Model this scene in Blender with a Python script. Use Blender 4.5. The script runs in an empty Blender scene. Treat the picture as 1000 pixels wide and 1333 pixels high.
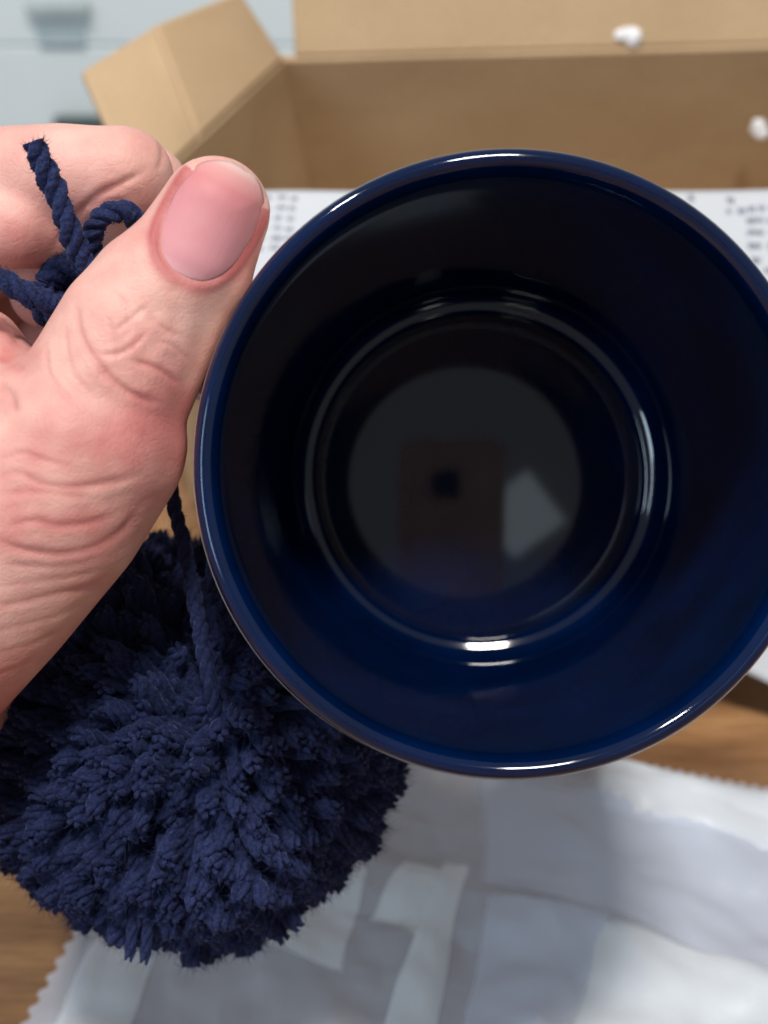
import bpy, bmesh, math, random
import numpy as np
from mathutils import Vector, noise
from mathutils.bvhtree import BVHTree
R = math.radians
scene = bpy.context.scene
col = scene.collection
random.seed(7)
rng = np.random.default_rng(7)

# ------------------------------------------------------------------ camera
F_PX, CX, CY = 1800.0, 500.0, 666.5
PITCH = R(38)
CAM = Vector((0, 0, 0.30))
FW = Vector((0, math.cos(PITCH), -math.sin(PITCH)))
RT = Vector((1, 0, 0))
UP = Vector((0, math.sin(PITCH), math.cos(PITCH)))
cd = bpy.data.cameras.new('camera')
cam = bpy.data.objects.new('camera', cd)
col.objects.link(cam)
cam.location = CAM
cam.rotation_euler = (R(90) - PITCH, 0, 0)
cd.sensor_fit = 'HORIZONTAL'
cd.sensor_width = 36
cd.lens = 36 * F_PX / 1000
cd.clip_start, cd.clip_end = 0.01, 20
cd.dof.use_dof = True
cd.dof.focus_distance = 0.215
cd.dof.aperture_fstop = (cd.lens / 1000) / 0.0028
scene.camera = cam

# ------------------------------------------------------------------ light
w = bpy.data.worlds.new('World')
scene.world = w
w.use_nodes = True
w.node_tree.nodes['Background'].inputs[0].default_value = (0.88, 0.94, 1.0, 1)
w.node_tree.nodes['Background'].inputs[1].default_value = 0.32


def area(name, loc, target, sx, sy, power, color):
    l = bpy.data.lights.new(name, 'AREA')
    l.shape = 'RECTANGLE'
    l.size, l.size_y, l.energy, l.color = sx, sy, power, color
    o = bpy.data.objects.new(name, l)
    col.objects.link(o)
    o.location = loc
    o.rotation_euler = (Vector(target) - Vector(loc)).to_track_quat('-Z', 'Y').to_euler()
    return o


area('ceiling_lamp', (0.04, -0.24, 1.50), (0, 0.25, 0.1), 0.17, 0.13, 18.0, (1.0, 0.95, 0.90))
area('second_ceiling_lamp', (-0.48, 0.10, 1.45), (0, 0.25, 0.1), 0.13, 0.10, 9.0, (1.0, 0.95, 0.90))
area('window_light', (-0.95, -0.80, 0.85), (0, 0.25, 0.1), 0.20, 0.66, 6.0, (0.66, 0.84, 1.0))
area('rear_patch_lamp', (0.246, -1.26, 1.17), (0.02, 0.3, 0.1), 0.22, 0.22, 0.22, (0.74, 0.88, 1.0)).rotation_euler.rotate_axis('Z', R(32))  # small lamp added only for the pale patch mirrored in the mug floor

scene.view_settings.view_transform = 'Standard'
scene.view_settings.look = 'None'
scene.view_settings.gamma = 1
scene.view_settings.exposure = -0.1


# ------------------------------------------------------------------ helpers
def P(px, py, d):
    """point at depth d that the photograph shows at px, py"""
    return CAM + d * (FW + (px - CX) / F_PX * RT - (py - CY) / F_PX * UP)


def T(px, py, z):
    v = FW + (px - CX) / F_PX * RT - (py - CY) / F_PX * UP
    return CAM + v * ((z - CAM.z) / v.z)


def pm(px, d):
    return px / F_PX * d


def link(name, me, mat=None, parent=None, smooth=True):
    o = bpy.data.objects.new(name, me)
    col.objects.link(o)
    if mat is not None:
        for m in (mat if isinstance(mat, (list, tuple)) else [mat]):
            me.materials.append(m)
    if parent is not None:
        o.parent = parent
        o.matrix_parent_inverse = parent.matrix_world.inverted()
    if smooth:
        me.polygons.foreach_set('use_smooth', [True] * len(me.polygons))
    return o


def obj(name, verts, faces, mat=None, parent=None, smooth=True):
    me = bpy.data.meshes.new(name)
    me.from_pydata([tuple(v) for v in verts], [], faces)
    me.update()
    return link(name, me, mat, parent, smooth)


def tag(o, label=None, cat=None, group=None, kind=None):
    if label: o['label'] = label
    if cat: o['category'] = cat
    if group: o['group'] = group
    if kind: o['kind'] = kind
    return o


def empty(name, loc):
    o = bpy.data.objects.new(name, None)
    o.empty_display_size = 0.02
    o.location = loc
    col.objects.link(o)
    bpy.context.view_layer.update()
    return o


def mat(name):
    m = bpy.data.materials.new(name)
    m.use_nodes = True
    nt = m.node_tree
    return m, nt, nt.nodes['Principled BSDF']


def N(nt, t, **kw):
    n = nt.nodes.new(t)
    for k, v in kw.items():
        if k in n.inputs:
            n.inputs[k].default_value = v
        else:
            setattr(n, k, v)
    return n


def ramp(nt, fac, stops):
    r = nt.nodes.new('ShaderNodeValToRGB')
    e = r.color_ramp.elements
    while len(e) < len(stops):
        e.new(0.5)
    for q, (p, c) in zip(e, stops):
        q.position = p
        q.color = (*c, 1) if len(c) == 3 else c
    nt.links.new(fac, r.inputs[0])
    return r


def coords(nt, scale=(1, 1, 1), rot=(0, 0, 0)):
    tc = nt.nodes.new('ShaderNodeTexCoord')
    mp = nt.nodes.new('ShaderNodeMapping')
    mp.inputs['Scale'].default_value = scale
    mp.inputs['Rotation'].default_value = rot
    nt.links.new(tc.outputs['Object'], mp.inputs[0])
    return mp.outputs[0]


def bump(nt, bsdf, height, strength, dist, prev=None):
    b = N(nt, 'ShaderNodeBump', Strength=strength, Distance=dist)
    nt.links.new(height, b.inputs['Height'])
    if prev is not None:
        nt.links.new(prev.outputs[0], b.inputs['Normal'])
    nt.links.new(b.outputs[0], bsdf.inputs['Normal'])
    return b


def noise_tex(nt, vec, scale, detail=4, rough=0.55):
    n = N(nt, 'ShaderNodeTexNoise', Scale=scale, Detail=detail, Roughness=rough)
    nt.links.new(vec, n.inputs['Vector'])
    return n.outputs[0]


# ------------------------------------------------------------------ materials
def m_wood():
    m, nt, b = mat('table_wood')
    v = coords(nt, (1, 9, 1), (0, 0, R(12)))
    warp = noise_tex(nt, v, 9, 6, 0.6)
    v2 = coords(nt, (6, 90, 1), (0, 0, R(12)))
    fine = noise_tex(nt, v2, 12, 5, 0.65)
    c = ramp(nt, warp, [(0.3, (0.17, 0.080, 0.034)), (0.5, (0.32, 0.165, 0.070)), (0.72, (0.47, 0.260, 0.115))])
    c2 = ramp(nt, fine, [(0.35, (0.55, 0.5, 0.45)), (0.6, (1, 1, 1))])
    mx = N(nt, 'ShaderNodeMix', data_type='RGBA', blend_type='MULTIPLY')
    mx.inputs[0].default_value = 0.7
    nt.links.new(c.outputs[0], mx.inputs[6])
    nt.links.new(c2.outputs[0], mx.inputs[7])
    nt.links.new(mx.outputs[2], b.inputs['Base Color'])
    b.inputs['Roughness'].default_value = 0.42
    bump(nt, b, fine, 0.15, 0.0005)
    return m


def m_card():
    m, nt, b = mat('cardboard')
    v = coords(nt)
    n1 = noise_tex(nt, v, 22, 5, 0.6)
    c = ramp(nt, n1, [(0.3, (0.55, 0.385, 0.225)), (0.7, (0.60, 0.43, 0.26))])
    n2 = noise_tex(nt, v, 900, 2)
    mx = N(nt, 'ShaderNodeMix', data_type='RGBA', blend_type='MULTIPLY')
    mx.inputs[0].default_value = 0.25
    nt.links.new(c.outputs[0], mx.inputs[6])
    nt.links.new(n2, mx.inputs[7])
    nt.links.new(mx.outputs[2], b.inputs['Base Color'])
    b.inputs['Roughness'].default_value = 0.75
    b.inputs['Specular IOR Level'].default_value = 0.25
    n4 = noise_tex(nt, coords(nt, (70, 70, 80)), 1.0, 3)
    bp = bump(nt, b, n1, 0.3, 0.003)
    bp = bump(nt, b, n4, 0.12, 0.001, bp)
    bump(nt, b, n2, 0.2, 0.0004, bp)
    return m


def m_paper(name, color, see, trans, wr=0.35):
    m, nt, b = mat(name)
    v = coords(nt)
    b.inputs['Base Color'].default_value = (*color, 1)
    b.inputs['Roughness'].default_value = wr
    tr = N(nt, 'ShaderNodeBsdfTranslucent', Color=(*color, 1))
    tp = N(nt, 'ShaderNodeBsdfTransparent')
    m1 = N(nt, 'ShaderNodeMixShader', Fac=trans)
    m2 = N(nt, 'ShaderNodeMixShader', Fac=see)
    L = nt.links.new
    if see > 0:      # the film thins out towards a feathered edge
        at = N(nt, 'ShaderNodeAttribute', attribute_name='thin')
        mp = N(nt, 'ShaderNodeMapRange')
        mp.inputs['To Min'].default_value = see
        mp.inputs['To Max'].default_value = 1.0
        L(at.outputs['Fac'], mp.inputs['Value'])
        L(mp.outputs[0], m2.inputs['Fac'])
    L(b.outputs[0], m1.inputs[1]); L(tr.outputs[0], m1.inputs[2])
    L(m1.outputs[0], m2.inputs[1]); L(tp.outputs[0], m2.inputs[2])
    L(m2.outputs[0], nt.nodes['Material Output'].inputs[0])
    n = noise_tex(nt, v, 70, 5, 0.6)
    bump(nt, b, n, 0.3, 0.002)
    return m


def m_glaze():
    m, nt, b = mat('cobalt_glaze')
    v = coords(nt)
    n = noise_tex(nt, v, 60, 3)
    c = ramp(nt, n, [(0.3, (0.0001, 0.0040, 0.022)), (0.7, (0.0002, 0.0080, 0.046))])
    nt.links.new(c.outputs[0], b.inputs['Base Color'])
    b.inputs['Roughness'].default_value = 0.06
    b.inputs['IOR'].default_value = 1.5
    n2 = noise_tex(nt, v, 35, 2)
    bump(nt, b, n2, 0.03, 0.002)
    return m


def m_plain(name, color, rough=0.5, nscale=40, nvar=0.12):
    m, nt, b = mat(name)
    v = coords(nt)
    n = noise_tex(nt, v, nscale, 4)
    c = ramp(nt, n, [(0.3, tuple(x * (1 - nvar) for x in color)), (0.7, tuple(min(1, x * (1 + nvar)) for x in color))])
    nt.links.new(c.outputs[0], b.inputs['Base Color'])
    b.inputs['Roughness'].default_value = rough
    bump(nt, b, n, 0.08, 0.001)
    return m


def m_yarn():
    m, nt, b = mat('navy_yarn')
    v = coords(nt)
    n = noise_tex(nt, v, 1500, 3)
    c = ramp(nt, n, [(0.3, (0.005, 0.009, 0.036)), (0.75, (0.023, 0.034, 0.118))])
    oi = nt.nodes.new('ShaderNodeObjectInfo')
    mx = N(nt, 'ShaderNodeMix', data_type='RGBA', blend_type='MULTIPLY')
    mx.inputs[0].default_value = 1
    c2 = ramp(nt, oi.outputs['Random'], [(0, (0.8, 0.8, 0.85)), (1, (1.15, 1.15, 1.1))])
    nt.links.new(c.outputs[0], mx.inputs[6])
    nt.links.new(c2.outputs[0], mx.inputs[7])
    nt.links.new(mx.outputs[2], b.inputs['Base Color'])
    b.inputs['Roughness'].default_value = 0.75
    b.inputs['Specular IOR Level'].default_value = 0.2
    b.inputs['Sheen Weight'].default_value = 0.22
    b.inputs['Sheen Roughness'].default_value = 0.4
    b.inputs['Sheen Tint'].default_value = (0.35, 0.45, 0.9, 1)
    bump(nt, b, n, 0.8, 0.0006)
    return m


def m_skin():
    m, nt, b = mat('skin')
    v = coords(nt)
    at = N(nt, 'ShaderNodeAttribute', attribute_name='flush_shade')
    n1 = noise_tex(nt, v, 90, 4, 0.6)
    ad = N(nt, 'ShaderNodeMath', operation='MULTIPLY_ADD')
    nt.links.new(n1, ad.inputs[0]); ad.inputs[1].default_value = 0.62
    nt.links.new(at.outputs['Fac'], ad.inputs[2])
    c = ramp(nt, ad.outputs[0], [(0.05, (0.74, 0.50, 0.425)), (0.32, (0.66, 0.36, 0.31)), (0.65, (0.55, 0.215, 0.195)), (1.0, (0.42, 0.115, 0.11))])
    nt.links.new(c.outputs[0], b.inputs['Base Color'])
    b.inputs['Roughness'].default_value = 0.50
    b.inputs['Specular IOR Level'].default_value = 0.28
    b.inputs['Subsurface Weight'].default_value = 0.22
    b.inputs['Subsurface Radius'].default_value = (1.0, 0.35, 0.2)
    b.inputs['Subsurface Scale'].default_value = 0.0025
    def cracks(vec, scale, width):
        q = N(nt, 'ShaderNodeTexVoronoi', Scale=scale, feature='DISTANCE_TO_EDGE')
        nt.links.new(vec, q.inputs['Vector'])
        r = N(nt, 'ShaderNodeMapRange')
        r.inputs['From Max'].default_value = width
        nt.links.new(q.outputs['Distance'], r.inputs['Value'])
        return r.outputs[0]
    wn = N(nt, 'ShaderNodeTexNoise', Scale=350, Detail=2)
    nt.links.new(v, wn.inputs['Vector'])
    wv = N(nt, 'ShaderNodeVectorMath', operation='MULTIPLY_ADD')
    nt.links.new(wn.outputs['Color'], wv.inputs[0])
    wv.inputs[1].default_value = (0.003, 0.003, 0.003)
    nt.links.new(v, wv.inputs[2])
    bp = bump(nt, b, cracks(wv.outputs[0], 950, 0.16), 0.11, 0.0003)
    bp = bump(nt, b, cracks(wv.outputs[0], 360, 0.10), 0.08, 0.0004, bp)
    v2 = coords(nt, (260, 260, 900), (R(20), R(35), 0))
    bump(nt, b, noise_tex(nt, v2, 1.0, 4, 0.6), 0.10, 0.0005, bp)
    return m


def m_nail():
    m, nt, b = mat('fingernail')
    at = N(nt, 'ShaderNodeAttribute', attribute_name='tip')
    c = ramp(nt, at.outputs['Fac'], [(0.0, (0.66, 0.36, 0.38)), (0.10, (0.58, 0.265, 0.29)), (0.5, (0.57, 0.24, 0.26)), (0.80, (0.55, 0.205, 0.215)), (0.93, (0.62, 0.31, 0.30)), (1.0, (0.70, 0.50, 0.46))])
    nt.links.new(c.outputs[0], b.inputs['Base Color'])
    b.inputs['Roughness'].default_value = 0.5
    b.inputs['Specular IOR Level'].default_value = 0.25
    b.inputs['Subsurface Weight'].default_value = 0.3
    b.inputs['Subsurface Radius'].default_value = (1.0, 0.4, 0.3)
    b.inputs['Subsurface Scale'].default_value = 0.0015
    v = coords(nt)
    n = noise_tex(nt, v, 250, 3)
    sd = N(nt, 'ShaderNodeAttribute', attribute_name='side')
    rn = N(nt, 'ShaderNodeTexNoise', noise_dimensions='1D', Scale=16, Detail=3)
    nt.links.new(sd.outputs['Fac'], rn.inputs['W'])
    bp = bump(nt, b, rn.outputs[0], 0.10, 0.0004)
    bump(nt, b, n, 0.18, 0.0004, bp)
    return m


WOOD, CARD = m_wood(), m_card()
PAPER = m_paper('white_envelope_film', (0.82, 0.87, 0.98), 0.26, 0.34)
PAPER2 = m_paper('folded_envelope_film', (0.90, 0.94, 0.98), 0.04, 0.25)
SHEET = m_paper('printed_paper', (0.62, 0.65, 0.69), 0.0, 0.15, 0.6)
GLAZE = m_glaze()
CREAM = m_plain('cream_glaze', (0.72, 0.68, 0.62), 0.15)
YARN = m_yarn()
SKIN, NAIL = m_skin(), m_nail()
ENAMEL = m_plain('white_enamel', (0.84, 0.91, 0.92), 0.4, 8, 0.03)
GREYM = m_plain('grey_plastic', (0.50, 0.57, 0.58), 0.5)
DARKM = m_plain('dark_plastic', (0.07, 0.10, 0.10), 0.5)
INK = m_plain('print_ink', (0.19, 0.21, 0.26), 0.7)
FOAM = m_plain('white_foam', (0.82, 0.84, 0.86), 0.7, 300, 0.05)


# ------------------------------------------------------------------ setting
def box_vf(x0, x1, y0, y1, z0, z1):
    v = [(x, y, z) for x in (x0, x1) for y in (y0, y1) for z in (z0, z1)]
    return v, [(0, 1, 3, 2), (4, 6, 7, 5), (0, 4, 5, 1), (2, 3, 7, 6), (0, 2, 6, 4), (1, 5, 7, 3)]


def add_bevel(o, w_, seg=2):
    b = o.modifiers.new('bevel', 'BEVEL')
    b.width, b.segments, b.limit_method = w_, seg, 'ANGLE'


tb = obj('tabletop', *box_vf(-0.7, 0.9, -0.45, 0.70, -0.03, 0.0), WOOD, smooth=False)
add_bevel(tb, 0.004)
tag(tb, 'brown wooden tabletop with streaky grain under the box and envelope', 'table')

YB = 1.15
cab = empty('drawer_cabinet', (0, YB + 0.2, -0.75))
tag(cab, 'pale bluish white drawer cabinet blurred in the background behind the box', 'cabinet')


def zc(py):
    v = FW - (py - CY) / F_PX * UP
    return CAM.z + v.z * YB / v.y


def xc(px, py):
    v = FW + (px - CX) / F_PX * RT - (py - CY) / F_PX * UP
    return v.x * YB / v.y


obj('carcass', *box_vf(-0.9, 0.9, YB + 0.012, YB + 0.45, -0.75, 0.35), ENAMEL, cab, False)
zs = [zc(-140), zc(56), zc(215), zc(420)]
for a_, b_ in zip(zs[:-1], zs[1:]):
    o = obj('drawer_front', *box_vf(-0.55, 0.55, YB - 0.006, YB + 0.012, b_ + 0.0007, a_ - 0.0007), ENAMEL, cab, False)
    add_bevel(o, 0.002)


def handle(x0, x1, z, h, m):
    o = obj('handle', *box_vf(x0, x1, YB - 0.022, YB - 0.008, z - h / 2, z + h / 2), m, cab, False)
    add_bevel(o, 0.004, 3)


handle(xc(38, 0), xc(120, 0), zc(2), 0.011, GREYM)
handle(xc(74, 152), xc(170, 152), zc(153), 0.013, DARKM)
o = obj('label_plate', *box_vf(xc(52, 42), xc(112, 42), YB - 0.012, YB - 0.006, zc(52), zc(34)),
        m_plain('pale_grey', (0.46, 0.56, 0.59), 0.5), cab, False)


# ------------------------------------------------------------------ cardboard box
def slab(name, quad, thick, parent, nrm_hint, nu=12, nv=10, bend=0.0, seed=0):
    """panel: four corners (a,b,c,d round the outline), thickness away from nrm_hint, gently warped"""
    a, b, c, d = [Vector(q) for q in quad]
    n = (b - a).cross(d - a).normalized()
    if n.dot(Vector(nrm_hint)) < 0:
        n = -n
    vs, fs = [], []
    for side in (0, 1):
        for j in range(nv + 1):
            for i in range(nu + 1):
                u, v = i / nu, j / nv
                p = (a * (1 - u) + b * u) * (1 - v) + (d * (1 - u) + c * u) * v
                e = min(1, 6 * min(u, 1 - u, v, 1 - v) + 0.15)
                p = p + n * (0.0016 * e * noise.noise(p * 24 + Vector((seed, 0, 0))) + bend * 4 * u * (1 - u) * v)
                vs.append(p - n * (thick if side else 0))
    W, S = nu + 1, (nu + 1) * (nv + 1)
    for j in range(nv):
        for i in range(nu):
            q = [j * W + i, j * W + i + 1, (j + 1) * W + i + 1, (j + 1) * W + i]
            fs.append(q)
            fs.append([x + S for x in reversed(q)])
    ring = [i for i in range(nu)] + [j * W + nu for j in range(nv)] + [nv * W + i for i in range(nu, 0, -1)] + [j * W for j in range(nv, 0, -1)]
    for k in range(len(ring)):
        p, q = ring[k], ring[(k + 1) % len(ring)]
        fs.append([q, p, p + S, q + S])
    o = obj(name, vs, fs, CARD, parent, True)
    bm = bmesh.new(); bm.from_mesh(o.data)
    bmesh.ops.recalc_face_normals(bm, faces=bm.faces)
    bm.to_mesh(o.data); bm.free()
    o.data.set_sharp_from_angle(angle=R(40))
    add_bevel(o, 0.0011, 2)
    return o


H = 0.12
A = T(370, 78, H)
B = T(183, 254, H)
A2 = T(1180, 56, H)
B2 = T(1180, 254, H)
lowA = T(405, 245, 0.062)
A0 = A + (lowA - A) * (H / (H - 0.062))
A0.z = 0.004
B0 = Vector((B.x + 0.008, B.y, 0.004))
A20 = Vector((A2.x, A0.y + (A2.y - A.y), 0.004))
B20 = Vector((B2.x, B2.y, 0.004))
ctr = (A + B2) / 2
cbx = empty('cardboard_box', (ctr.x, ctr.y, 0))
tag(cbx, 'open brown cardboard box with raised flaps standing behind the mug', 'box')
TH = 0.0032
eL, eR = Vector((-0.0045, 0, 0)), Vector((0.004, 0, 0))
slab('back_wall', (A0 + eL, A20 + eR, A2 + eR, A + eL), TH, cbx, (0, -1, 0), 20, 12, 0, 1)
slab('left_wall', (A0, B0, B, A), TH, cbx, (1, 0, 0), 14, 12, 0, 2)
slab('right_wall', (A20, B20, B2, A2), TH, cbx, (-1, 0, 0), 8, 8, 0, 3)
slab('front_wall', (B0, B20, B2 - Vector((0, 0, 0.001)), B - Vector((0, 0, 0.001))), TH, cbx, (0, 1, 0), 14, 8, 0, 4)
slab('bottom', (A0, A20, B20, B0), TH, cbx, (0, 0, 1), 8, 8, 0, 5)
g = Vector((0, 0, 0.0007))
bf0, bf1 = A + Vector((0.004, 0.001, 0)) + g, A2 + Vector((0, 0.001, 0)) + g
slab('back_flap', (bf0, bf1, bf1 + Vector((0.0, 0.028, 0.075)), bf0 + Vector((-0.003, 0.028, 0.075))), TH, cbx, (0, -1, 0), 20, 8, 0, 6)
dA, dB = (A - CAM).dot(FW), (B - CAM).dot(FW)
D = P(313, -12, dA - 0.012)
C = P(110, 90, dB + 0.030)
Fm = A * 0.36 + B * 0.64
dF = (Fm - CAM).dot(FW)
E = P(203, 32, (dF + 0.012))
slab('side_flap', (A + g, Fm + g, E, D), TH, cbx, (1, -0.3, 0.5), 10, 10, 0, 7)
slab('side_flap_end', (Fm + g, B + g, C, E), TH, cbx, (1, -0.3, 0.5), 10, 10, 0, 8)
f0, f1 = B + Vector((0.012, -0.002, 0.001)), B2 + Vector((0, -0.002, 0.001))
fo = Vector((0, -0.058, -0.030))
slab('front_flap', (f0, f1, f1 + fo, f0 + fo), TH, cbx, (0, -0.4, 1), 14, 6, 0, 9)

# ------------------------------------------------------------------ printed sheet over the front flap
xl = T(296, 250, H).x
xr = B2.x + 0.0
YN = B.y


def sheet_pt(u, s):
    """u across 0..1, s metres down from the fold at the box edge"""
    x = xl + (xr - xl) * u
    dirs = Vector((0, -0.058, -0.030)).normalized()
    l1 = 0.0655
    if s <= l1:
        p = Vector((x, YN - 0.002, H + 0.0022)) + dirs * s
    else:
        e = Vector((x, YN - 0.002, H + 0.0022)) + dirs * l1
        t = s - l1
        k = t / 0.105
        if k < 1:
            p = e + Vector((0, -0.055 * k - 0.012 * k * k, -(e.z - 0.004) * (1 - (1 - k) ** 1.6)))
        else:
            p = e + Vector((0, -0.067 - (t - 0.105), -(e.z - 0.004)))
    p.z += 0.0012 * noise.noise(Vector((x * 30, s * 30, 3)))
    return p


nu, nv = 60, 60
vs, fs = [], []
for j in range(nv + 1):
    for i in range(nu + 1):
        u = i / nu
        L_ = 0.062 + 0.100 * u ** 1.1
        vs.append(sheet_pt(u, j / nv * L_ + 0.0))
for j in range(nv):
    for i in range(nu):
        q = j * (nu + 1) + i
        fs.append((q, q + 1, q + nu + 2, q + nu + 1))
sh = obj('printed_sheet', vs, fs, SHEET)
sm = sh.modifiers.new('solid', 'SOLIDIFY'); sm.thickness = 0.0003; sm.offset = -1
tag(sh, 'white paper sheet with rows of tiny dark print on the front of the box', 'paper')

# the print: rows of small dashes, as the photograph shows them
pv, pf = [], []


def mark(px, py, wpx, hpx, skew=0.0):
    # find u, s of the photographed place on the flap part of the sheet
    dirs = Vector((0, -0.058, -0.030)).normalized()
    o0 = Vector((xl, YN - 0.002, H + 0.0022))
    n = dirs.cross(Vector((1, 0, 0))).normalized()
    v = FW + (px - CX) / F_PX * RT - (py - CY) / F_PX * UP
    t = (o0 - CAM).dot(n) / v.dot(n)
    p = CAM + v * t
    u = (p.x - xl) / (xr - xl)
    s = (p - o0).dot(dirs)
    du = 1.25 * wpx / F_PX * t / (xr - xl) / 2
    ds = hpx / F_PX * t * 0.8
    if s - ds < 0 or u - du < 0 or s + ds > 0.064:
        return
    k = len(pv)
    for su, ss in ((-1, -1), (1, -1), (1, 1), (-1, 1)):
        pv.append(sheet_pt(u + su * du + skew * ss * du, s + ss * ds) + Vector((0, -0.0001, 0.0003)))
    pf.append((k, k + 1, k + 2, k + 3))


def dash_cell(px, py, w_, h_, skew=0):
    x = px - w_ / 2
    while x < px + w_ / 2 - 2:
        ww = random.uniform(2.2, 4.5)
        mark(x + ww / 2, py + random.uniform(-0.8, 0.8), ww, h_ * random.uniform(0.7, 1.1), skew)
        x += ww + random.uniform(0.8, 1.6)


for i, y in enumerate((258, 271, 284, 297, 310, 323)):
    dash_cell(368 - i * 2.2, y, 11, 5, -0.4)
    dash_cell(384 - i * 2.2, y + 1, 10, 5, -0.4)
    dash_cell(350 - i * 2.2, y + 1, 10, 5, -0.4)
for px, py, ww in ((951, 262, 9), (950, 276, 8), (965, 276, 9), (979, 274, 10), (993, 273, 11), (900, 258, 8), (937, 250, 8),
                   (921, 250, 5), (983, 288, 22), (984, 303, 22), (984, 320, 20), (985, 338, 12), (1004, 320, 8), (1004, 288, 8),
                   (1008, 273, 10), (1022, 276, 10), (1010, 303, 14), (1030, 290, 12), (1002, 352, 14), (1030, 320, 14), (1030, 345, 14)):
    dash_cell(px, py, ww, 6.5)
for y in range(256, 420, 14):
    for x in range(405, 1150, 24):
        if 450 < x < 890 and random.random() < 0.6 and y > 300:
            dash_cell(x, y, 14, 5)
pr = obj('print', pv, pf, INK, sh, False)
pr['kind'] = 'stuff'

# ------------------------------------------------------------------ foam crumbs
def crumb(name, p, r, sc, label, seed):
    bm = bmesh.new()
    for k in range(5):
        off = Vector((random.uniform(-1, 1) * sc[0], random.uniform(-0.3, 0.3), random.uniform(-1, 1) * sc[1])) * r * 0.6
        res = bmesh.ops.create_icosphere(bm, subdivisions=3, radius=r * random.uniform(0.5, 0.75))
        for v in res['verts']:
            v.co += v.co.normalized() * r * 0.28 * noise.noise(v.co * (1.3 / r) + Vector((seed + k * 3, 0, 0)))
            v.co += off
    me = bpy.data.meshes.new(name)
    bm.to_mesh(me); bm.free()
    o = link(name, me, FOAM)
    o.location = p
    tag(o, label, 'foam', 'white foam crumbs on the box')
    return o


crumb('foam_crumb', T(806, 58, H) + Vector((0, -0.003, 0.004)), 0.0046, (2.0, 0.3),
      'larger white foam crumb stuck on the fold of the back box wall', 2)
k = (A2.y - 0.0 - CAM.y)
vv = FW + (994 - CX) / F_PX * RT - (170 - CY) / F_PX * UP
crumb('foam_crumb', CAM + vv * ((A2.y - 0.004) / vv.y), 0.0038, (1, 1),
      'smaller white foam crumb on the back box wall at the right edge', 9)

# ------------------------------------------------------------------ the photographer's phone, mirrored in the mug's floor
def prism(cx, cy, z0, z1, w_, h_, rad, seg=8):
    ring = []
    for sx, sy, a0 in ((1, 1, 0), (-1, 1, 90), (-1, -1, 180), (1, -1, 270)):
        for k in range(seg + 1):
            a = R(a0 + 90 * k / seg)
            ring.append((cx + sx * (w_ / 2 - rad) + rad * math.cos(a), cy + sy * (h_ / 2 - rad) + rad * math.sin(a)))
    n = len(ring)
    vs = [CAM + RT * x + UP * y - FW * z for z in (z0, z1) for x, y in ring]
    return vs, [tuple(range(n)), tuple(range(2 * n - 1, n - 1, -1))] + [(k, (k + 1) % n, n + (k + 1) % n, n + k) for k in range(n)]


ph = empty('phone', CAM - FW * 0.012)
tag(ph, 'brownish grey phone reflected as a dim shape in the floor of the mug', 'phone')
obj('case', *prism(0.012, -0.035, 0.006, 0.014, 0.077, 0.150, 0.010), m_plain('phone_case', (0.74, 0.66, 0.60), 0.5), ph, False)
obj('camera_bump', *prism(0.008, 0.007, 0.0035, 0.006, 0.020, 0.020, 0.003), DARKM, ph, False)

# ------------------------------------------------------------------ white envelope on the table
env_c = [T(285, 897, 0), T(1300, 1093, 0), T(1300, 1620, 0), T(-123, 1620, 0)]


def env_xy(u, v):
    return (env_c[0] * (1 - u) + env_c[1] * u) * (1 - v) + (env_c[3] * (1 - u) + env_c[2] * u) * v


def env_h(p):
    q = Vector((p.x, p.y, 0))
    h = 0.004
    for k, (ang, fr, am) in enumerate(((20, 17, 0.006), (75, 23, 0.005), (130, 14, 0.006), (160, 31, 0.003))):
        d = Vector((math.cos(R(ang)), math.sin(R(ang)), 0))
        t = q.dot(d) * fr + 0.9 * noise.noise(q * 9 + Vector((k * 7, 0, 0)))
        h += am * abs((t % 1) - 0.5) * 2 * (0.4 + 0.6 * abs(noise.noise(q * 7 + Vector((0, k * 5, 0)))))
    h += 0.003 * noise.noise(q * 45) + 0.0012 * noise.noise(q * 120) - 0.0035 * abs(noise.noise(q * 28 + Vector((3, 8, 0)))) - 0.0014 * abs(noise.noise(q * 85))
    return max(0.0012, h)


env = empty('white_envelope', (env_c[0] + env_c[2]) / 2)
tag(env, 'crumpled white translucent paper envelope with serrated edges lying on the table', 'envelope')
nu, nv = 260, 150
vs, fs = [], []
for j in range(nv + 1):
    for i in range(nu + 1):
        u, v = i / nu, j / nv
        uu, v2 = u, v
        if j == 0:
            v2 = v - 0.008 * ((i % 4) in (0, 1))
        if i == 0:
            uu = u - 0.006 * ((j % 4) in (0, 1))
        p = env_xy(uu, v2)
        e = min(1.0, 8 * min(u, v) + 0.12)
        vs.append(Vector((p.x, p.y, 0.001 + env_h(p) * e)))
for j in range(nv):
    for i in range(nu):
        q = j * (nu + 1) + i
        fs.append((q, q + 1, q + nu + 2, q + nu + 1))
obj('sheet', vs, fs, PAPER, env)


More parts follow.
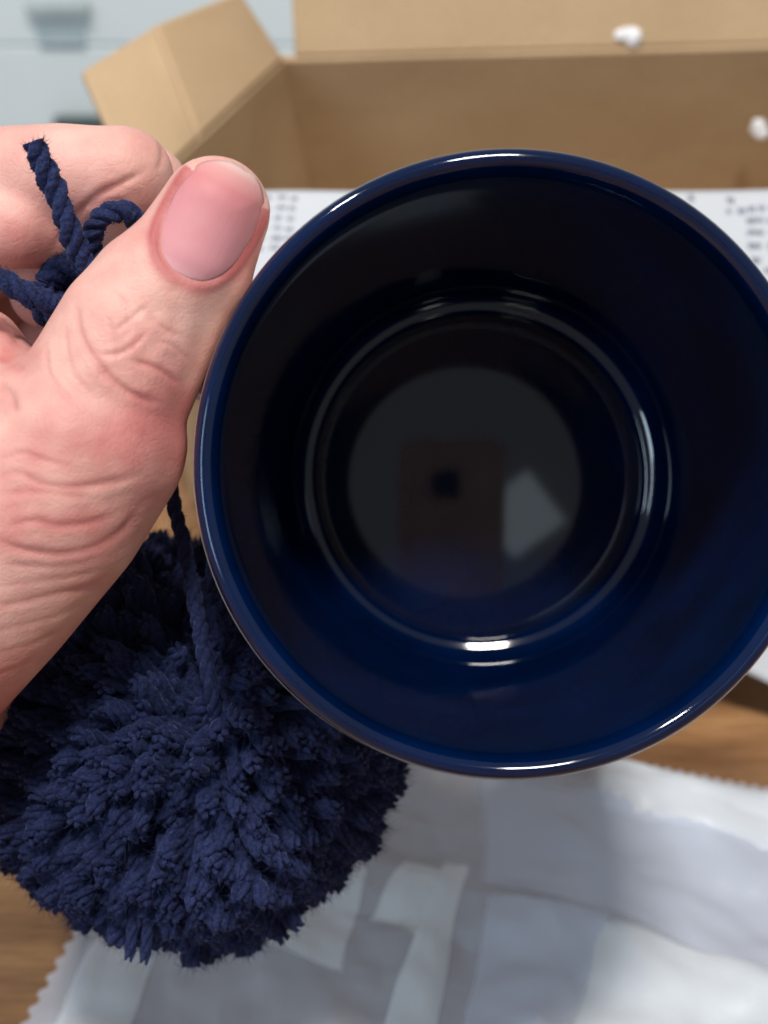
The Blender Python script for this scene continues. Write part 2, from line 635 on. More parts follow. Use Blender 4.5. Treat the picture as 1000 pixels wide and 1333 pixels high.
def fold(pts, lift, n=26, m=None, soft=0.06):
    """a turned-over layer of the envelope: four photographed corners, laid on the crumpled sheet"""
    c = [T(*q, 0.006) for q in pts]
    vs, fs = [], []
    for j in range(n + 1):
        for i in range(n + 1):
            u, v = i / n, j / n
            p = (c[0] * (1 - u) + c[1] * u) * (1 - v) + (c[3] * (1 - u) + c[2] * u) * v
            p = p + Vector((noise.noise(p * 60), noise.noise(p * 60 + Vector((9, 0, 0))), 0)) * 0.0016
            e = 16 * u * (1 - u) * v * (1 - v)
            vs.append(Vector((p.x, p.y, 0.0012 + env_h(p) + lift * e * (0.7 + 0.5 * noise.noise(p * 30)))))
    for j in range(n):
        for i in range(n):
            q = j * (n + 1) + i
            fs.append((q, q + 1, q + n + 2, q + n + 1))
    o = obj('fold', vs, fs, m or PAPER2, env)
    th = []
    for j in range(n + 1):
        for i in range(n + 1):
            e = min(i, n - i, j, n - j) / n
            wv = soft * (0.7 + 0.6 * noise.noise(vs[j * (n + 1) + i] * 50))
            th.append(max(0.0, 1 - e / max(wv, 1e-4)) ** 1.5 if soft > 0 else 0.0)
    a_ = o.data.attributes.new('thin', 'FLOAT', 'POINT')
    a_.data.foreach_set('value', th)
    return o


fold([(772, 1000), (1300, 1098), (1300, 1175), (762, 1068)], 0.003, soft=0.05)
fold([(800, 1005), (1300, 1104), (1300, 1150), (800, 1050)], 0.004)
fold([(612, 1008), (1150, 1120), (1040, 1300), (622, 1165)], 0.002, 26, PAPER)
fold([(640, 1180), (800, 1215), (720, 1400), (590, 1380)], 0.002, 26, PAPER)
fold([(522, 1122), (585, 1136), (545, 1238), (478, 1212)], 0.002, soft=0.08)
fold([(528, 1127), (580, 1140), (548, 1225), (490, 1206)], 0.003)
fold([(575, 1118), (612, 1130), (560, 1400), (480, 1400)], 0.004)
fold([(770, 1220), (1100, 1290), (1100, 1500), (700, 1460)], 0.004)
fold([(800, 1250), (1100, 1310), (1100, 1500), (740, 1460)], 0.004)
fold([(140, 1215), (215, 1240), (150, 1420), (40, 1400)], 0.002)
fold([(400, 1120), (480, 1140), (450, 1280), (330, 1250)], 0.002)

# ------------------------------------------------------------------ mug
rim_px = (664, 604)
vp_px = (525, 660)
D_RIM = 0.1947
rim_c = P(*rim_px, D_RIM)
axis = (FW + (vp_px[0] - CX) / F_PX * RT - (vp_px[1] - CY) / F_PX * UP).normalized()   # from rim down to base
ax_r = (RT - axis * RT.dot(axis)).normalized()
ax_u = axis.cross(ax_r)                     # completes the frame


def lathe(profile, seg=160):
    vs, fs = [], []
    for r, h in profile:
        for k in range(seg):
            a = 2 * math.pi * k / seg
            vs.append(rim_c + axis * h + (ax_r * math.cos(a) + ax_u * math.sin(a)) * r)
    for i in range(len(profile) - 1):
        for k in range(seg):
            fs.append((i * seg + k, i * seg + (k + 1) % seg, (i + 1) * seg + (k + 1) % seg, (i + 1) * seg + k))
    return vs, fs


def smooth_profile(pts, n=8):
    out = []
    m_ = len(pts)
    for i in range(m_ - 1):
        p0, p1, p2, p3 = [np.array(pts[min(max(i + k, 0), m_ - 1)]) for k in (-1, 0, 1, 2)]
        for t in np.linspace(0, 1, n, endpoint=False):
            out.append(tuple(0.5 * ((2 * p1) + (-p0 + p2) * t + (2 * p0 - 5 * p1 + 4 * p2 - p3) * t * t + (-p0 + 3 * p1 - 3 * p2 + p3) * t ** 3)))
    out.append(tuple(pts[-1]))
    return out


# inside: lip -> wall -> ridge ring -> hollow -> flat floor
inner = [(0.0452, 0.0052), (0.04500, 0.0022), (0.0444, 0.0006), (0.0434, 0.0), (0.0424, 0.0005), (0.0415, 0.0022), (0.0411, 0.006), (0.0409, 0.014),
         (0.0406, 0.026), (0.0402, 0.040), (0.0396, 0.054), (0.0387, 0.066), (0.0376, 0.0745), (0.0364, 0.0785), (0.0355, 0.0800),
         (0.0346, 0.0806), (0.0338, 0.0809), (0.0331, 0.0812), (0.0326, 0.0818)]
inner = smooth_profile(inner, 7) + [(0.0323, 0.0845), (0.0320, 0.0870), (0.0317, 0.08854)]
inner += [(r, 0.0872 + r * r / 0.752) for r in np.linspace(0.031, 0.001, 31)] + [(1e-7, 0.0872)]     # gently domed floor
outer = smooth_profile([(0.0452, 0.0052), (0.0459, 0.0075), (0.0465, 0.013), (0.0466, 0.024), (0.0458, 0.045), (0.0448, 0.064), (0.0425, 0.080), (0.0385, 0.0915),
                        (0.0345, 0.0955), (0.033, 0.0965), (0.0315, 0.0960), (0.030, 0.0945), (0.0200, 0.0940), (1e-7, 0.0940)], 5)
base_pt = rim_c + axis * 0.0965
mug = empty('mug', base_pt)
tag(mug, 'glossy cobalt blue ceramic mug held tilted with its dark inside facing the viewer', 'mug')


def mirror_fix(o):
    bm = bmesh.new(); bm.from_mesh(o.data)
    bmesh.ops.remove_doubles(bm, verts=bm.verts, dist=1e-6)
    bmesh.ops.recalc_face_normals(bm, faces=bm.faces)
    bm.to_mesh(o.data); bm.free()


vi, fi = lathe(inner)
vo_, fo_ = lathe(outer)
n0 = len(vi)
body = obj('body', vi + vo_, fi + [tuple(x + n0 for x in f) for f in fo_], [GLAZE, CREAM], mug)
for k, p in enumerate(body.data.polygons):
    p.material_index = 0 if k < len(fi) else 1
mirror_fix(body)
body.data.set_sharp_from_angle(angle=R(42))

# handle: a flattened loop on the left, inside the grip
hdir = (P(150, 430, 0.235) - P(640, 612, 0.235))
hdir = (hdir - axis * hdir.dot(axis)).normalized()
hside = axis.cross(hdir)
hp = smooth_profile([(0.0440, 0.020), (0.052, 0.0215), (0.0635, 0.025), (0.0690, 0.036), (0.0680, 0.050), (0.0610, 0.064), (0.052, 0.071), (0.0425, 0.075)], 8)
vs, fs = [], []
SEG = 16
for i, (r, h) in enumerate(hp):
    c = rim_c + axis * h + hdir * r
    r2, h2 = hp[min(i + 1, len(hp) - 1)]
    r1, h1 = hp[max(i - 1, 0)]
    tg = (axis * (h2 - h1) + hdir * (r2 - r1)).normalized()
    nn = tg.cross(hside).normalized()
    for k in range(SEG):
        a = 2 * math.pi * k / SEG
        vs.append(c + nn * 0.0036 * math.cos(a) + hside * 0.0055 * math.sin(a))
for i in range(len(hp) - 1):
    for k in range(SEG):
        fs.append((i * SEG + k, i * SEG + (k + 1) % SEG, (i + 1) * SEG + (k + 1) % SEG, (i + 1) * SEG + k))
ho = obj('handle', vs, fs, CREAM, mug)
mirror_fix(ho)

# ------------------------------------------------------------------ yarn
def catmull(pts, n):
    pts = [np.array(p, float) for p in pts]
    out = []
    m_ = len(pts)
    for i in range(m_ - 1):
        p0, p1, p2, p3 = [pts[min(max(i + k, 0), m_ - 1)] for k in (-1, 0, 1, 2)]
        for t in np.linspace(0, 1, n, endpoint=False):
            out.append(0.5 * ((2 * p1) + (-p0 + p2) * t + (2 * p0 - 5 * p1 + 4 * p2 - p3) * t * t + (-p0 + 3 * p1 - 3 * p2 + p3) * t ** 3))
    out.append(pts[-1])
    return np.array(out)


def yarn_mesh(path, rad, plies=3, pitch=0.0075, sides=7, fuzz=0.0, flare=0.0, phase=0.0, seed=0, flen=1.0):
    """twisted strands along a path, rad = overall radius; fuzz = loose fibres per mm"""
    r_ = np.random.default_rng(seed)
    path = np.asarray(path)
    n = len(path)
    tang = np.gradient(path, axis=0)
    tang /= np.linalg.norm(tang, axis=1)[:, None] + 1e-12
    s = np.concatenate([[0], np.cumsum(np.linalg.norm(np.diff(path, axis=0), axis=1))])
    up = np.array([0.31, 0.57, 0.76])
    A1 = np.cross(tang, up); A1 /= np.linalg.norm(A1, axis=1)[:, None] + 1e-12
    A2_ = np.cross(tang, A1)
    vs, fs = [], []
    pr_ = rad * (0.60 if plies < 4 else 0.52)
    off = rad * (0.46 if plies < 4 else 0.55)
    for k in range(plies):
        ph = phase + 2 * math.pi * k / plies + 2 * math.pi * s / pitch
        tt = s / s[-1]
        sp = 1 + flare * np.clip((tt - 0.75) / 0.25, 0, 1) ** 1.5
        c = path + (A1 * np.cos(ph)[:, None] + A2_ * np.sin(ph)[:, None]) * (off * sp)[:, None]
        base = len(vs)
        wob = 1 + 0.05 * r_.standard_normal(n)
        groove = 1 + 0.13 * r_.standard_normal(sides)
        for i in range(n):
            endt = 1.0
            if i == 0 or i == n - 1:
                endt = 0.45
            elif i == n - 2:
                endt = 0.92
            for q in range(sides):
                a = 2 * math.pi * q / sides
                rr = pr_ * endt * wob[i] * groove[q] * (1 + 0.04 * r_.standard_normal())
                vs.append(c[i] + (A1[i] * math.cos(a) + A2_[i] * math.sin(a)) * rr)
        for i in range(n - 1):
            for q in range(sides):
                fs.append((base + i * sides + q, base + i * sides + (q + 1) % sides, base + (i + 1) * sides + (q + 1) % sides, base + (i + 1) * sides + q))
        fs.append(tuple(base + q for q in range(sides))[::-1])
        fs.append(tuple(base + (n - 1) * sides + q for q in range(sides)))
    nf = int(fuzz * s[-1] * 1000)
    for _ in range(nf):
        i = r_.integers(0, n)
        a = r_.uniform(0, 2 * math.pi)
        d = A1[i] * math.cos(a) + A2_[i] * math.sin(a)
        p = path[i] + d * rad * r_.uniform(0.6, 0.98)
        L_ = r_.uniform(0.5, 1.3) * rad * flen
        dirv = d * r_.uniform(0.2, 0.9) + tang[i] * r_.uniform(-1, 1.3) + r_.standard_normal(3) * 0.25
        dirv /= np.linalg.norm(dirv)
        side = np.cross(dirv, r_.standard_normal(3)); side /= np.linalg.norm(side)
        wd = 0.000042
        b = len(vs)
        vs += [p - side * wd, p + side * wd, p + dirv * L_]
        fs.append((b, b + 1, b + 2))
    return vs, fs


def Pn(px, py, d):
    return np.array(P(px, py, d))


POM_C = P(252, 962, 0.268)
POM_R = 0.0398
pom = empty('yarn_pompom', POM_C)
tag(pom, 'fluffy navy blue yarn pompom hanging below the thumb beside the mug', 'pompom')

# strand variants: local +Z outwards, origin at the root
variants = []
for k in range(14):
    L_ = 0.020
    bend = rng.normal(0, 0.0035, 2)
    zs_ = np.linspace(0, L_, 12)
    path = np.stack([bend[0] * (zs_ / L_) ** 2, bend[1] * (zs_ / L_) ** 2, zs_], 1)
    v, f = yarn_mesh(path, 0.00165, 4, 0.0125, 7, 12.0, 0.12, rng.uniform(0, 6), k, 1.5)
    me = bpy.data.meshes.new('yarn_strand')
    me.from_pydata([tuple(x) for x in v], [], f)
    me.update()
    me.polygons.foreach_set('use_smooth', [True] * len(me.polygons))
    me.materials.append(YARN)
    variants.append((me, np.array([tuple(x) for x in v]), f))

cam_dir = (CAM - POM_C).normalized()


def pom_radius(d):
    """uneven outline of the pompom, by direction"""
    x, y, z = d.dot(RT), d.dot(UP), d.dot(cam_dir)
    r = POM_R
    r *= 1 + 0.07 * noise.noise(d * 2.1 + Vector((4, 1, 7))) + 0.05 * noise.noise(d * 5.0)
    r *= 1 + 0.02 * max(0, x) * max(0, -y)
    # parting where the hanging cord pulls in
    if z > 0.1:
        gx = x - (0.10 - 0.10 * y)
        if y > -0.5:
            r *= 1 - 0.24 * math.exp(-(gx / 0.15) ** 2) * min(1, (y + 0.5) * 3)
    return r


from mathutils import Matrix, Quaternion
TIE = (RT * 0.12 + UP * 0.30 + cam_dir * 0.95).normalized()      # where the cord draws the strands together


def clip_mug(d, rad):
    # the soft strands give way where they press on the mug
    while rad > 0.012:
        q = POM_C + d * rad - rim_c
        h = q.dot(axis)
        if h > 0.099 or h < -0.002 or (q - axis * h).length > 0.0478:
            return rad
        rad -= 0.001
    return rad


NS = 1900
dirs_ = []
for i in range(NS):
    zz = 1 - 2 * (i + 0.5) / NS
    a = i * math.pi * (3 - math.sqrt(5))
    rr = math.sqrt(1 - zz * zz)
    d = Vector((rr * math.cos(a), rr * math.sin(a), zz)) + Vector(rng.normal(0, 0.045, 3))
    dirs_.append(d.normalized())
rows = []
for d in dirs_:
    rad = pom_radius(d) * rng.uniform(0.955, 1.035)
    # strands fan out from a short core rather than one point, clumped sideways
    lean = Vector((noise.noise(d * 4 + Vector((11, 0, 0))), noise.noise(d * 4 + Vector((0, 12, 0))), noise.noise(d * 4 + Vector((0, 0, 13))))) * 0.75
    away = d - TIE * d.dot(TIE)
    if away.length > 1e-4:
        away.normalize()
    dv = (d * 0.8 + lean * 0.55 + away * 0.45).normalized()
    tip = POM_C + d * clip_mug(d, rad)
    root = tip - dv * 0.020
    q = dv.to_track_quat('Z', 'Y') @ Quaternion((0, 0, 1), rng.uniform(0, 6.28))
    s = rng.uniform(0.85, 1.12)
    rows.append((d.dot(cam_dir), Matrix.Translation(root) @ q.to_matrix().to_4x4() @ Matrix.Diagonal((s, s, 1, 1)), rng.integers(0, len(variants))))
for dd in ((180, 1236), (200, 1240)):
    tip = P(dd[0], dd[1] + 14, 0.242)
    root = P(dd[0] - 1, dd[1] - 100, 0.244)
    q = (tip - root).to_track_quat('Z', 'Y')
    rows.append((2, Matrix.Translation(tip - (tip - root).normalized() * 0.02) @ q.to_matrix().to_4x4() @ Matrix.Diagonal((0.62, 0.62, 1, 1)), 1))
rows.sort(key=lambda r: -r[0])


def hidden(m):
    p = m @ Vector((0, 0, 0.02))
    v = p - CAM
    z = v.dot(FW)
    px, py = CX + F_PX * v.dot(RT) / z, CY - F_PX * v.dot(UP) / z
    if math.hypot(px - 664, py - 604) < 410:
        return True
    return px < 0 or px < 205 - (py - 620) * 0.72


front = [r for r in rows if r[0] > 0.0 and not hidden(r[1])]
front = front[:300]
ids = set(id(r) for r in front)
inv = pom.matrix_world.inverted()
for r in front:
    o = bpy.data.objects.new('yarn_strand', variants[r[2]][0])
    col.objects.link(o)
    o.parent = pom
    o.matrix_local = inv @ r[1]
vs, fs, base = [], [], 0
for r in rows:
    if id(r) in ids:
        continue
    _, V, f = variants[r[2]]
    M = np.array(r[1])
    W = V @ M[:3, :3].T + M[:3, 3]
    vs.append(W)
    fs += [tuple(x + base for x in q) for q in f]
    base += len(V)
st = obj('yarn_pile', np.concatenate(vs), fs, YARN, pom)
st['kind'] = 'stuff'
# dark inner core so that nothing shows through
bm = bmesh.new()
bmesh.ops.create_icosphere(bm, subdivisions=4, radius=0.0245)
for v in bm.verts:
    v.co *= 1 + 0.06 * noise.noise(v.co * 200)
    v.co += POM_C
me = bpy.data.meshes.new('core'); bm.to_mesh(me); bm.free()
link('core', me, YARN, pom)


def cord(pts, rad, name='yarn_cord', seed=0, pitch=0.0085, fuzz=26):
    path = catmull([Pn(*p) for p in pts], 16)
    v, f = yarn_mesh(path, rad, 3, pitch, 8, fuzz, 0.04, 0.4, seed, 0.65)
    return obj(name, v, f, YARN, pom)


# hanging cord: out from under the thumb, across the front of the pompom into its core
cord([(150, 500, 0.232), (190, 560, 0.234), (213, 605, 0.235), (226, 655, 0.235), (246, 740, 0.234), (262, 830, 0.231), (276, 905, 0.231), (290, 990, 0.242)], 0.0013, seed=3)
# cut end standing up in front of the index finger
cord([(160, 420, 0.214), (125, 365, 0.2105), (102, 328, 0.2085), (86, 285, 0.2060), (66, 235, 0.2045), (52, 205, 0.2035), (44, 184, 0.203)], 0.0018, seed=4)
# loop that comes out of the fist and dips behind the thumb
cord([(128, 360, 0.216), (120, 320, 0.2135), (124, 292, 0.2115), (142, 277, 0.2110), (165, 276, 0.2120), (190, 300, 0.216)], 0.0017, seed=5)
# lower end running to the left
cord([(120, 420, 0.215), (85, 402, 0.2125), (45, 388, 0.2105), (10, 368, 0.2095), (-30, 345, 0.2095)], 0.0018, seed=6)
# wad of yarn wound inside the grip
cord([(160, 400, 0.226), (110, 350, 0.226), (75, 352, 0.226), (60, 378, 0.226), (85, 400, 0.226), (115, 385, 0.228), (95, 365, 0.229), (60, 400, 0.229), (100, 430, 0.229)], 0.0024, seed=8)

# ------------------------------------------------------------------ hand (one continuous skin)
def smin(a, b, k):
    h = np.clip(0.5 + 0.5 * (b - a) / k, 0, 1)
    return b + (a - b) * h - k * h * (1 - h)


def rcone(X, a, ra, b, rb):
    a, b = np.array(a, np.float32), np.array(b, np.float32)
    ab = b - a
    t = np.clip(((X - a) @ ab) / (ab @ ab), 0, 1)
    c = X - a - t[..., None] * ab
    return np.sqrt((c * c).sum(-1)) - (ra + (rb - ra) * t)


def chain(X, pts, k=0.0):
    out = None
    for (x0, y0, d0, r0), (x1, y1, d1, r1) in zip(pts[:-1], pts[1:]):
        f = rcone(X, P(x0, y0, d0), pm(r0, d0), P(x1, y1, d1), pm(r1, d1))
        out = f if out is None else (np.minimum(out, f) if k == 0 else smin(out, f, k))
    return out


THUMB = [(280, 276, .2050, 72), (246, 345, .2062, 85), (206, 392, .2068, 96), (176, 438, .2070, 104), (138, 512, .2075, 110), (115, 576, .2080, 128), (62, 655, .2095, 132), (-18, 765, .2130, 124), (-120, 880, .2180, 122), (-430, 1190, .235, 210)]
INDEX = [(-170, 300, .250, 88), (-20, 238, .2300, 70), (80, 228, .2245, 66), (160, 232, .2240, 64)]
INDEX2 = [(160, 232, .2240, 64), (112, 300, .2340, 55), (22, 297, .2240, 52), (-50, 300, .2240, 50)]
MIDDLE = [(-180, 390, .275, 80), (60, 290, .2520, 60), (192, 244, .2440, 52)]
MIDDLE2 = [(192, 244, .2440, 52), (150, 345, .256, 50), (60, 380, .252, 48)]
RING = [(-180, 480, .292, 74), (60, 380, .276, 56), (180, 350, .268, 52), (140, 430, .276, 48), (60, 455, .268, 46)]
PINKY = [(-180, 580, .300, 66), (50, 480, .292, 48), (150, 460, .288, 44), (110, 520, .290, 40), (40, 540, .282, 38)]
PALM = [(-190, 300, .256, 90), (-150, 560, .250, 120), (-140, 860, .236, 120)]
PALM2 = [(-200, 560, .290, 80), (-160, 880, .250, 110)]
WEB = [(-22, 452, .2240, 52), (20, 560, .2120, 90)]
HEEL = [(-60, 905, .2400, 78), (-110, 800, .2420, 100)]

VOX = 0.00078
allp = THUMB[:-1] + INDEX + INDEX2 + MIDDLE + RING + PINKY + PALM + PALM2 + HEEL + [(-300, 1060, .228, 170)]
pp = np.array([tuple(P(a, b, c)) for a, b, c, r in allp])
rr_ = np.array([pm(r, c) for a, b, c, r in allp])
lo = (pp - rr_[:, None]).min(0) - 0.004
hi = (pp + rr_[:, None]).max(0) + 0.004
dim = np.ceil((hi - lo) / VOX).astype(int) + 1
gx, gy, gz = [lo[i] + VOX * np.arange(dim[i]) for i in range(3)]
FIELD = np.empty(dim, np.float32)
for i0 in range(0, dim[0], 24):
    X = np.stack(np.meshgrid(gx[i0:i0 + 24], gy, gz, indexing='ij'), -1).astype(np.float32)
    th = chain(X, THUMB)
    web = chain(X, WEB)
    palm = smin(chain(X, PALM), chain(X, PALM2), 0.012)
    palm = smin(palm, chain(X, HEEL), 0.006)
    base = smin(smin(th, web, 0.005), palm, 0.008)
    ix = smin(chain(X, INDEX), chain(X, INDEX2), 0.0014)
    mi = smin(chain(X, MIDDLE), chain(X, MIDDLE2), 0.0014)
    f = smin(np.minimum(np.minimum(ix, mi), np.minimum(chain(X, RING), chain(X, PINKY))), base, 0.0022)
    FIELD[i0:i0 + 24] = f


def surface_nets(Fv, lo, h):
    S = Fv < 0
    nx, ny, nz = Fv.shape
    cs = (nx - 1, ny - 1, nz - 1)
    acc = np.zeros(cs + (3,), np.float32)
    cnt = np.zeros(cs, np.float32)
    corners = [(i, j, k) for i in (0, 1) for j in (0, 1) for k in (0, 1)]

    def sl(c):
        return tuple(slice(c[q], c[q] + cs[q]) for q in range(3))
    for a in corners:
        for ax in range(3):
            if a[ax]:
                continue
            b = list(a); b[ax] = 1
            Fa, Fb = Fv[sl(a)], Fv[sl(b)]
            m_ = (Fa < 0) != (Fb < 0)
            t = np.where(m_, Fa / np.where(m_, Fa - Fb, 1), 0)
            for q in range(3):
                acc[..., q] += np.where(m_, a[q] + (t if q == ax else 0), 0)
            cnt += m_
    act = cnt > 0
    idx = -np.ones(cs, np.int64)
    idx[act] = np.arange(act.sum())
    g_ = np.argwhere(act).astype(np.float32)
    V = (g_ + acc[act] / cnt[act][:, None]) * h + lo
    quads = []
    for ax in range(3):
        o1, o2 = [(1, 2), (2, 0), (0, 1)][ax]
        s0 = [slice(1, n_ - 1) for n_ in Fv.shape]; s0[ax] = slice(0, Fv.shape[ax] - 1)
        s1 = list(s0); s1[ax] = slice(1, Fv.shape[ax])
        Sa, Sb = S[tuple(s0)], S[tuple(s1)]
        e = np.argwhere(Sa != Sb)
        if not len(e):
            continue
        flip = Sa[tuple(e.T)]
        e = e + 1; e[:, ax] -= 1

        def cell(d1, d2):
            c = e.copy(); c[:, o1] -= d1; c[:, o2] -= d2
            return idx[tuple(c.T)]
        q = np.stack([cell(1, 1), cell(0, 1), cell(0, 0), cell(1, 0)], 1)
        q[~flip] = q[~flip][:, ::-1]
        quads.append(q)
    return V, np.concatenate(quads)


V, Q = surface_nets(FIELD, lo, VOX)
me = bpy.data.meshes.new('hand')
me.from_pydata(V.tolist(), [], Q.tolist())
me.update()
bm = bmesh.new(); bm.from_mesh(me)
for _ in range(5):
    bmesh.ops.smooth_vert(bm, verts=bm.verts, factor=0.5, use_axis_x=True, use_axis_y=True, use_axis_z=True)
# finer skin where it shows large: split all faces once
bmesh.ops.subdivide_edges(bm, edges=bm.edges, cuts=1, use_grid_fill=True)
for _ in range(2):
    bmesh.ops.smooth_vert(bm, verts=bm.verts, factor=0.5, use_axis_x=True, use_axis_y=True, use_axis_z=True)
bm.to_mesh(me); bm.free()
nV = len(me.vertices)
co = np.empty(nV * 3, np.float32); me.vertices.foreach_get('co', co); co = co.reshape(-1, 3)
no = np.empty(nV * 3, np.float32); me.vertex_normals.foreach_get('vector', no); no = no.reshape(-1, 3)
rel = co - np.array(CAM)
dep = rel @ np.array(FW)
px = CX + F_PX * (rel @ np.array(RT)) / dep
py = CY - F_PX * (rel @ np.array(UP)) / dep
facing = -(no * (rel / np.linalg.norm(rel, axis=1)[:, None])).sum(1)
fmask = np.clip(facing * 3, 0, 1)


def dist_poly(pts):
    best = np.full(nV, 1e9, np.float32)
    pts = np.array(catmull([np.array([*p, 0.0]) for p in pts], 6))[:, :2]
    lens = np.concatenate([[0], np.cumsum(np.linalg.norm(np.diff(pts, axis=0), axis=1))])
    tt = np.zeros(nV, np.float32)
    for k in range(len(pts) - 1):
        a, b = pts[k], pts[k + 1]
        ab = b - a
        t = np.clip(((px - a[0]) * ab[0] + (py - a[1]) * ab[1]) / (ab @ ab), 0, 1)
        d = np.hypot(px - a[0] - t * ab[0], py - a[1] - t * ab[1])
        better = d < best
        best = np.where(better, d, best)
        tt = np.where(better, (lens[k] + t * np.linalg.norm(ab)) / lens[-1], tt)
    return best, tt


disp = np.zeros(nV, np.float32)
flush_shade = np.zeros(nV, np.float32)
CREASES = [  # pixel polyline, half width px, depth mm, bulge
    ([(100, 392), (104, 432), (122, 466), (150, 498), (182, 518), (208, 524)], 4.5, 0.50),
    ([(128, 462), (155, 460), (178, 446), (190, 432)], 3.5, 0.32),
    ([(172, 470), (205, 480), (232, 500)], 3.5, 0.32),
    ([(85, 425), (88, 460), (98, 490), (120, 512)], 3.0, 0.22),
    ([(60, 445), (62, 480), (78, 508), (96, 525)], 3.0, 0.20),
    ([(150, 430), (170, 415), (195, 395)], 3.0, 0.2),
    ([(140, 415), (150, 440), (155, 470)], 2.6, 0.18),
    ([(185, 400), (210, 425), (240, 440)], 2.8, 0.18),
    ([(150, 380), (165, 400), (170, 430)], 2.6, 0.16),
    ([(205, 445), (225, 450), (248, 470)], 2.6, 0.18),
    ([(0, 600), (30, 590), (60, 600), (100, 610)], 3.5, 0.2),
    ([(-10, 622), (25, 616), (55, 630), (95, 634), (140, 630), (185, 618)], 4.5, 0.42),
    ([(0, 645), (40, 640), (80, 644), (125, 650)], 4.0, 0.22),
    ([(10, 684), (45, 678), (75, 684), (115, 680), (150, 670)], 4.5, 0.42),
    ([(-10, 700), (30, 716), (75, 722), (120, 712), (160, 690), (182, 662)], 5.0, 0.62),
    ([(0, 735), (40, 738), (85, 738), (130, 725)], 4.0, 0.22),
    ([(-10, 790), (30, 786), (70, 776), (115, 764), (150, 742)], 4.5, 0.42),
    ([(-10, 765), (40, 760), (90, 752), (130, 742)], 3.5, 0.18),
    ([(-10, 822), (30, 815), (75, 802), (110, 785)], 3.5, 0.22),
    ([(-10, 850), (35, 842), (70, 826), (95, 812)], 3.5, 0.2),
    ([(-10, 880), (25, 868), (55, 852)], 3.5, 0.2),
    # index finger folds
    ([(72, 322), (88, 300), (100, 280), (128, 255), (160, 238), (190, 222)], 5.0, 0.55),
    ([(208, 178), (212, 200), (208, 222)], 4, 0.3),
    ([(118, 270), (140, 262), (165, 262)], 3, 0.2),
    # web of the thumb
    ([(-5, 425), (12, 430), (28, 446)], 5, 0.45), ([(-5, 462), (15, 470), (30, 486)], 5, 0.35), ([(-5, 500), (12, 512), (20, 540)], 5, 0.35),
]
for pts, wd, dm in CREASES:
    d, t = dist_poly(pts)
    taper = np.clip(np.minimum(t, 1 - t) * 5 + 0.15, 0, 1)
    x = d / wd
    disp += fmask * taper * dm * 1e-3 * np.where(py > 600, 0.42, 0.75) * (-np.exp(-x * x) + 0.2 * np.exp(-((x - 2.4) / 1.3) ** 2))
    flush_shade += fmask * taper * 0.16 * np.exp(-(x / 1.8) ** 2) * min(1, dm / 0.4)
# soft wrinkling of the loose skin: across the thumb base and over the knuckle
rel_ = (co - np.array(POM_C)) * 1.0


def fbm(X, f):
    out = np.zeros(len(X), np.float32)
    return np.array([noise.noise(Vector(v)) for v in (X * f)], np.float32)


vis = np.where((fmask > 0) & (px > -60) & (px < 380) & (py > 120) & (py < 1000))[0]
band = np.clip((py[vis] - 560) / 80, 0, 1)
st_ = np.stack([px[vis] / 130, (py[vis] + 0.15 * px[vis] + 0.0012 * (px[vis] - 60) ** 2) / 17, px[vis] * 0], 1)
disp[vis] += fmask[vis] * band * 0.00010 * np.array([noise.noise(Vector(v)) for v in st_], np.float32)
st2 = np.stack([px[vis] / 22, py[vis] / 22, px[vis] * 0 + 5], 1)
kn = np.exp(-(((px[vis] - 165) / 85) ** 2 + ((py[vis] - 445) / 70) ** 2))
disp[vis] += fmask[vis] * (0.00005 + 0.00015 * kn) * np.array([noise.noise(Vector(v)) for v in st2], np.float32)
big = np.array([noise.noise(Vector(v)) for v in np.stack([px[vis] / 90, py[vis] / 90, px[vis] * 0 + 2], 1)], np.float32)
disp[vis] += fmask[vis] * 0.0005 * big
flush_shade[vis] += 0.10 * big
mot = np.array([noise.noise(Vector(v)) for v in np.stack([px[vis] / 30, py[vis] / 30, px[vis] * 0 + 8], 1)], np.float32)
flush_shade[vis] += 0.11 * mot

# nail frame: centre, axis along the thumb, half sizes in photographed pixels
nc = np.array([274.0, 288.0]); na = np.array([0.47, -0.883]); npn = np.array([0.883, 0.47])
NL, NW = 80.0, 59.0
lu = ((px - nc[0]) * npn[0] + (py - nc[1]) * npn[1]) / NW
lv = ((px - nc[0]) * na[0] + (py - nc[1]) * na[1]) / NL


def nail_r(u, v):
    return (np.abs(u) ** 2.6 + np.abs(v) ** np.where(v < 0, 2.3, 2.6)) ** (1 / 2.5)


nr = nail_r(lu, lv)
front_ = fmask * (facing > 0)
wall = np.exp(-((nr - 1.10) / 0.075) ** 2) * (lv < 0.75)
disp += front_ * (0.00034 * wall * (0.4 + 0.6 * np.clip(lv + 0.9, 0, 1)) - 0.00045 * (1 / (1 + np.exp((nr - 1.0) * 40))))
flush_shade += front_ * 0.65 * np.exp(-((nr - 1.06) / 0.12) ** 2) * (lv < 0.6) * (0.35 + 0.65 * np.clip(-lu + 0.2, 0, 1) + 0.5 * np.clip(lu, 0, 1))

# natural redness plus painted shade (lower thumb, palm heel): redder along the lower side of the thumb, paler on finger and knuckle
def blob(x, y, sx, sy, ang=0):
    c, s = math.cos(R(ang)), math.sin(R(ang))
    dx, dy = px - x, py - y
    return np.exp(-(((dx * c + dy * s) / sx) ** 2 + ((-dx * s + dy * c) / sy) ** 2))


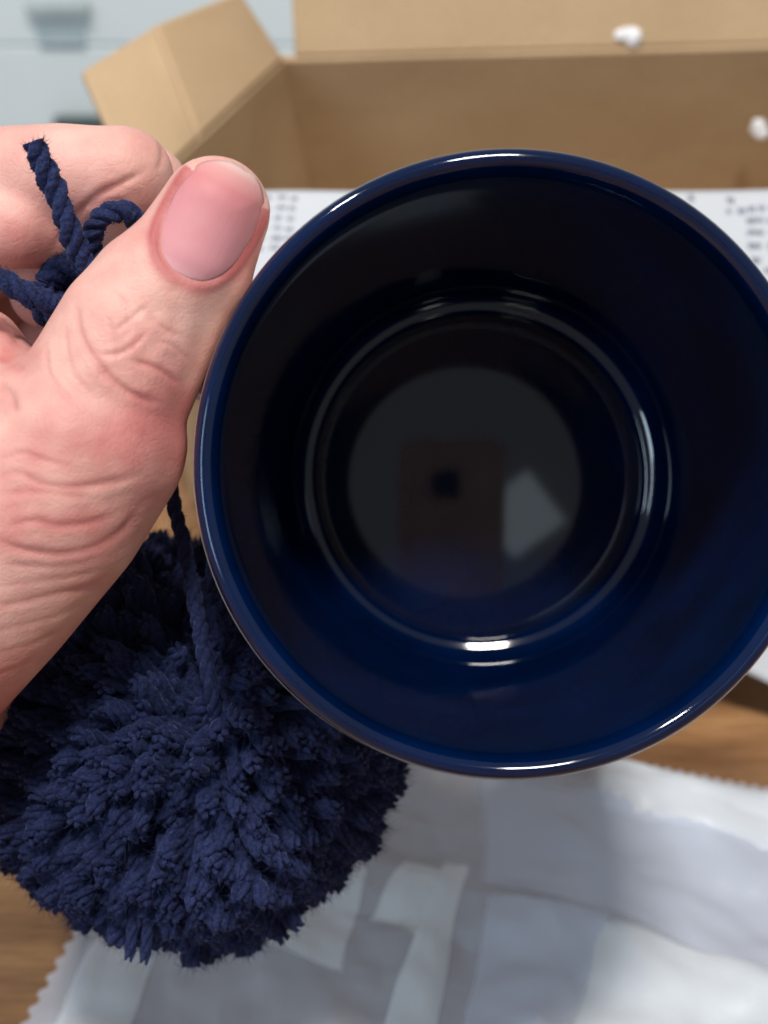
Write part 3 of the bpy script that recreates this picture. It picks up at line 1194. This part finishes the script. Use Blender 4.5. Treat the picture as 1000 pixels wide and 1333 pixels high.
flush_shade += 0.06
flush_shade += 0.30 * blob(160, 570, 110, 50, -15) + 0.18 * blob(215, 540, 50, 60) + 0.22 * blob(40, 310, 50, 40) + 0.20 * blob(10, 440, 40, 40)
flush_shade += 0.18 * blob(80, 690, 120, 30, -8) + 0.35 * blob(0, 940, 60, 60) + 0.15 * blob(330, 330, 30, 60)
flush_shade -= 0.16 * blob(110, 200, 130, 40) + 0.12 * blob(110, 420, 60, 60) + 0.10 * blob(290, 215, 60, 22, 20) + 0.06 * blob(60, 780, 90, 60)
co2 = co + no * disp[:, None]
me.vertices.foreach_set('co', co2.reshape(-1).astype(np.float32))
at = me.attributes.new('flush_shade', 'FLOAT', 'POINT')
at.data.foreach_set('value', np.clip(flush_shade, 0, 1).astype(np.float32))
me.update()
hand = link('hand', me, SKIN)
tag(hand, 'bare left hand gripping the mug with its thumb along the blue rim', 'hand')

# thumbnail, seated on the skin
bvh = BVHTree.FromPolygons([tuple(v) for v in co.tolist()], [list(p.vertices) for p in me.polygons])
vs, fs, tipv = [], [], []
NR, NA = 22, 72
for i in range(NR + 1):
    rho = i / NR
    for k in range(NA):
        a = 2 * math.pi * k / NA
        cu, sv = math.cos(a), math.sin(a)
        e = 2.3 if sv < 0 else 2.6
        m_ = float(nail_r(np.array(cu), np.array(sv)))
        jag = 1 + 0.018 * noise.noise(Vector((cu * 4, sv * 4, 1.5))) + 0.012 * noise.noise(Vector((cu * 13, sv * 13, 5)))
        u, v = cu / m_ * rho * jag, sv / m_ * rho * jag
        q = [float(z) for z in nc + npn * NW * u + na * NL * v]
        dv = (FW + (q[0] - CX) / F_PX * RT - (q[1] - CY) / F_PX * UP).normalized()
        hit, nn, _, _ = bvh.ray_cast(CAM, dv)
        if hit is None:
            hit, nn = P(q[0], q[1], 0.2), -dv
        lift = 0.00012 - 0.00030 * rho ** 6 + 0.00004 * (1 - rho * rho)
        if sv < 0:
            lift -= 0.00012 * rho ** 6
        if sv > 0.6:
            lift += 0.0003 * rho ** 4
        vs.append(hit + nn * lift)
        tipv.append((v + 1) / 2)
for i in range(NR):
    for k in range(NA):
        fs.append((i * NA + k, i * NA + (k + 1) % NA, (i + 1) * NA + (k + 1) % NA, (i + 1) * NA + k))
nl = obj('thumbnail', vs, fs, NAIL, hand)
mirror_fix(nl)
at = nl.data.attributes.new('tip', 'FLOAT', 'POINT')
cc = np.array([tuple(v.co) for v in nl.data.vertices])
rl = cc - np.array(CAM); dd = rl @ np.array(FW)
qx = CX + F_PX * (rl @ np.array(RT)) / dd - nc[0]; qy = CY - F_PX * (rl @ np.array(UP)) / dd - nc[1]
at.data.foreach_set('value', np.clip(((qx * na[0] + qy * na[1]) / NL + 1) / 2, 0, 1).astype(np.float32))
a2 = nl.data.attributes.new('side', 'FLOAT', 'POINT')
a2.data.foreach_set('value', ((qx * npn[0] + qy * npn[1]) / NW).astype(np.float32))
sm = nl.modifiers.new('solid', 'SOLIDIFY'); sm.thickness = 0.0004; sm.offset = -1
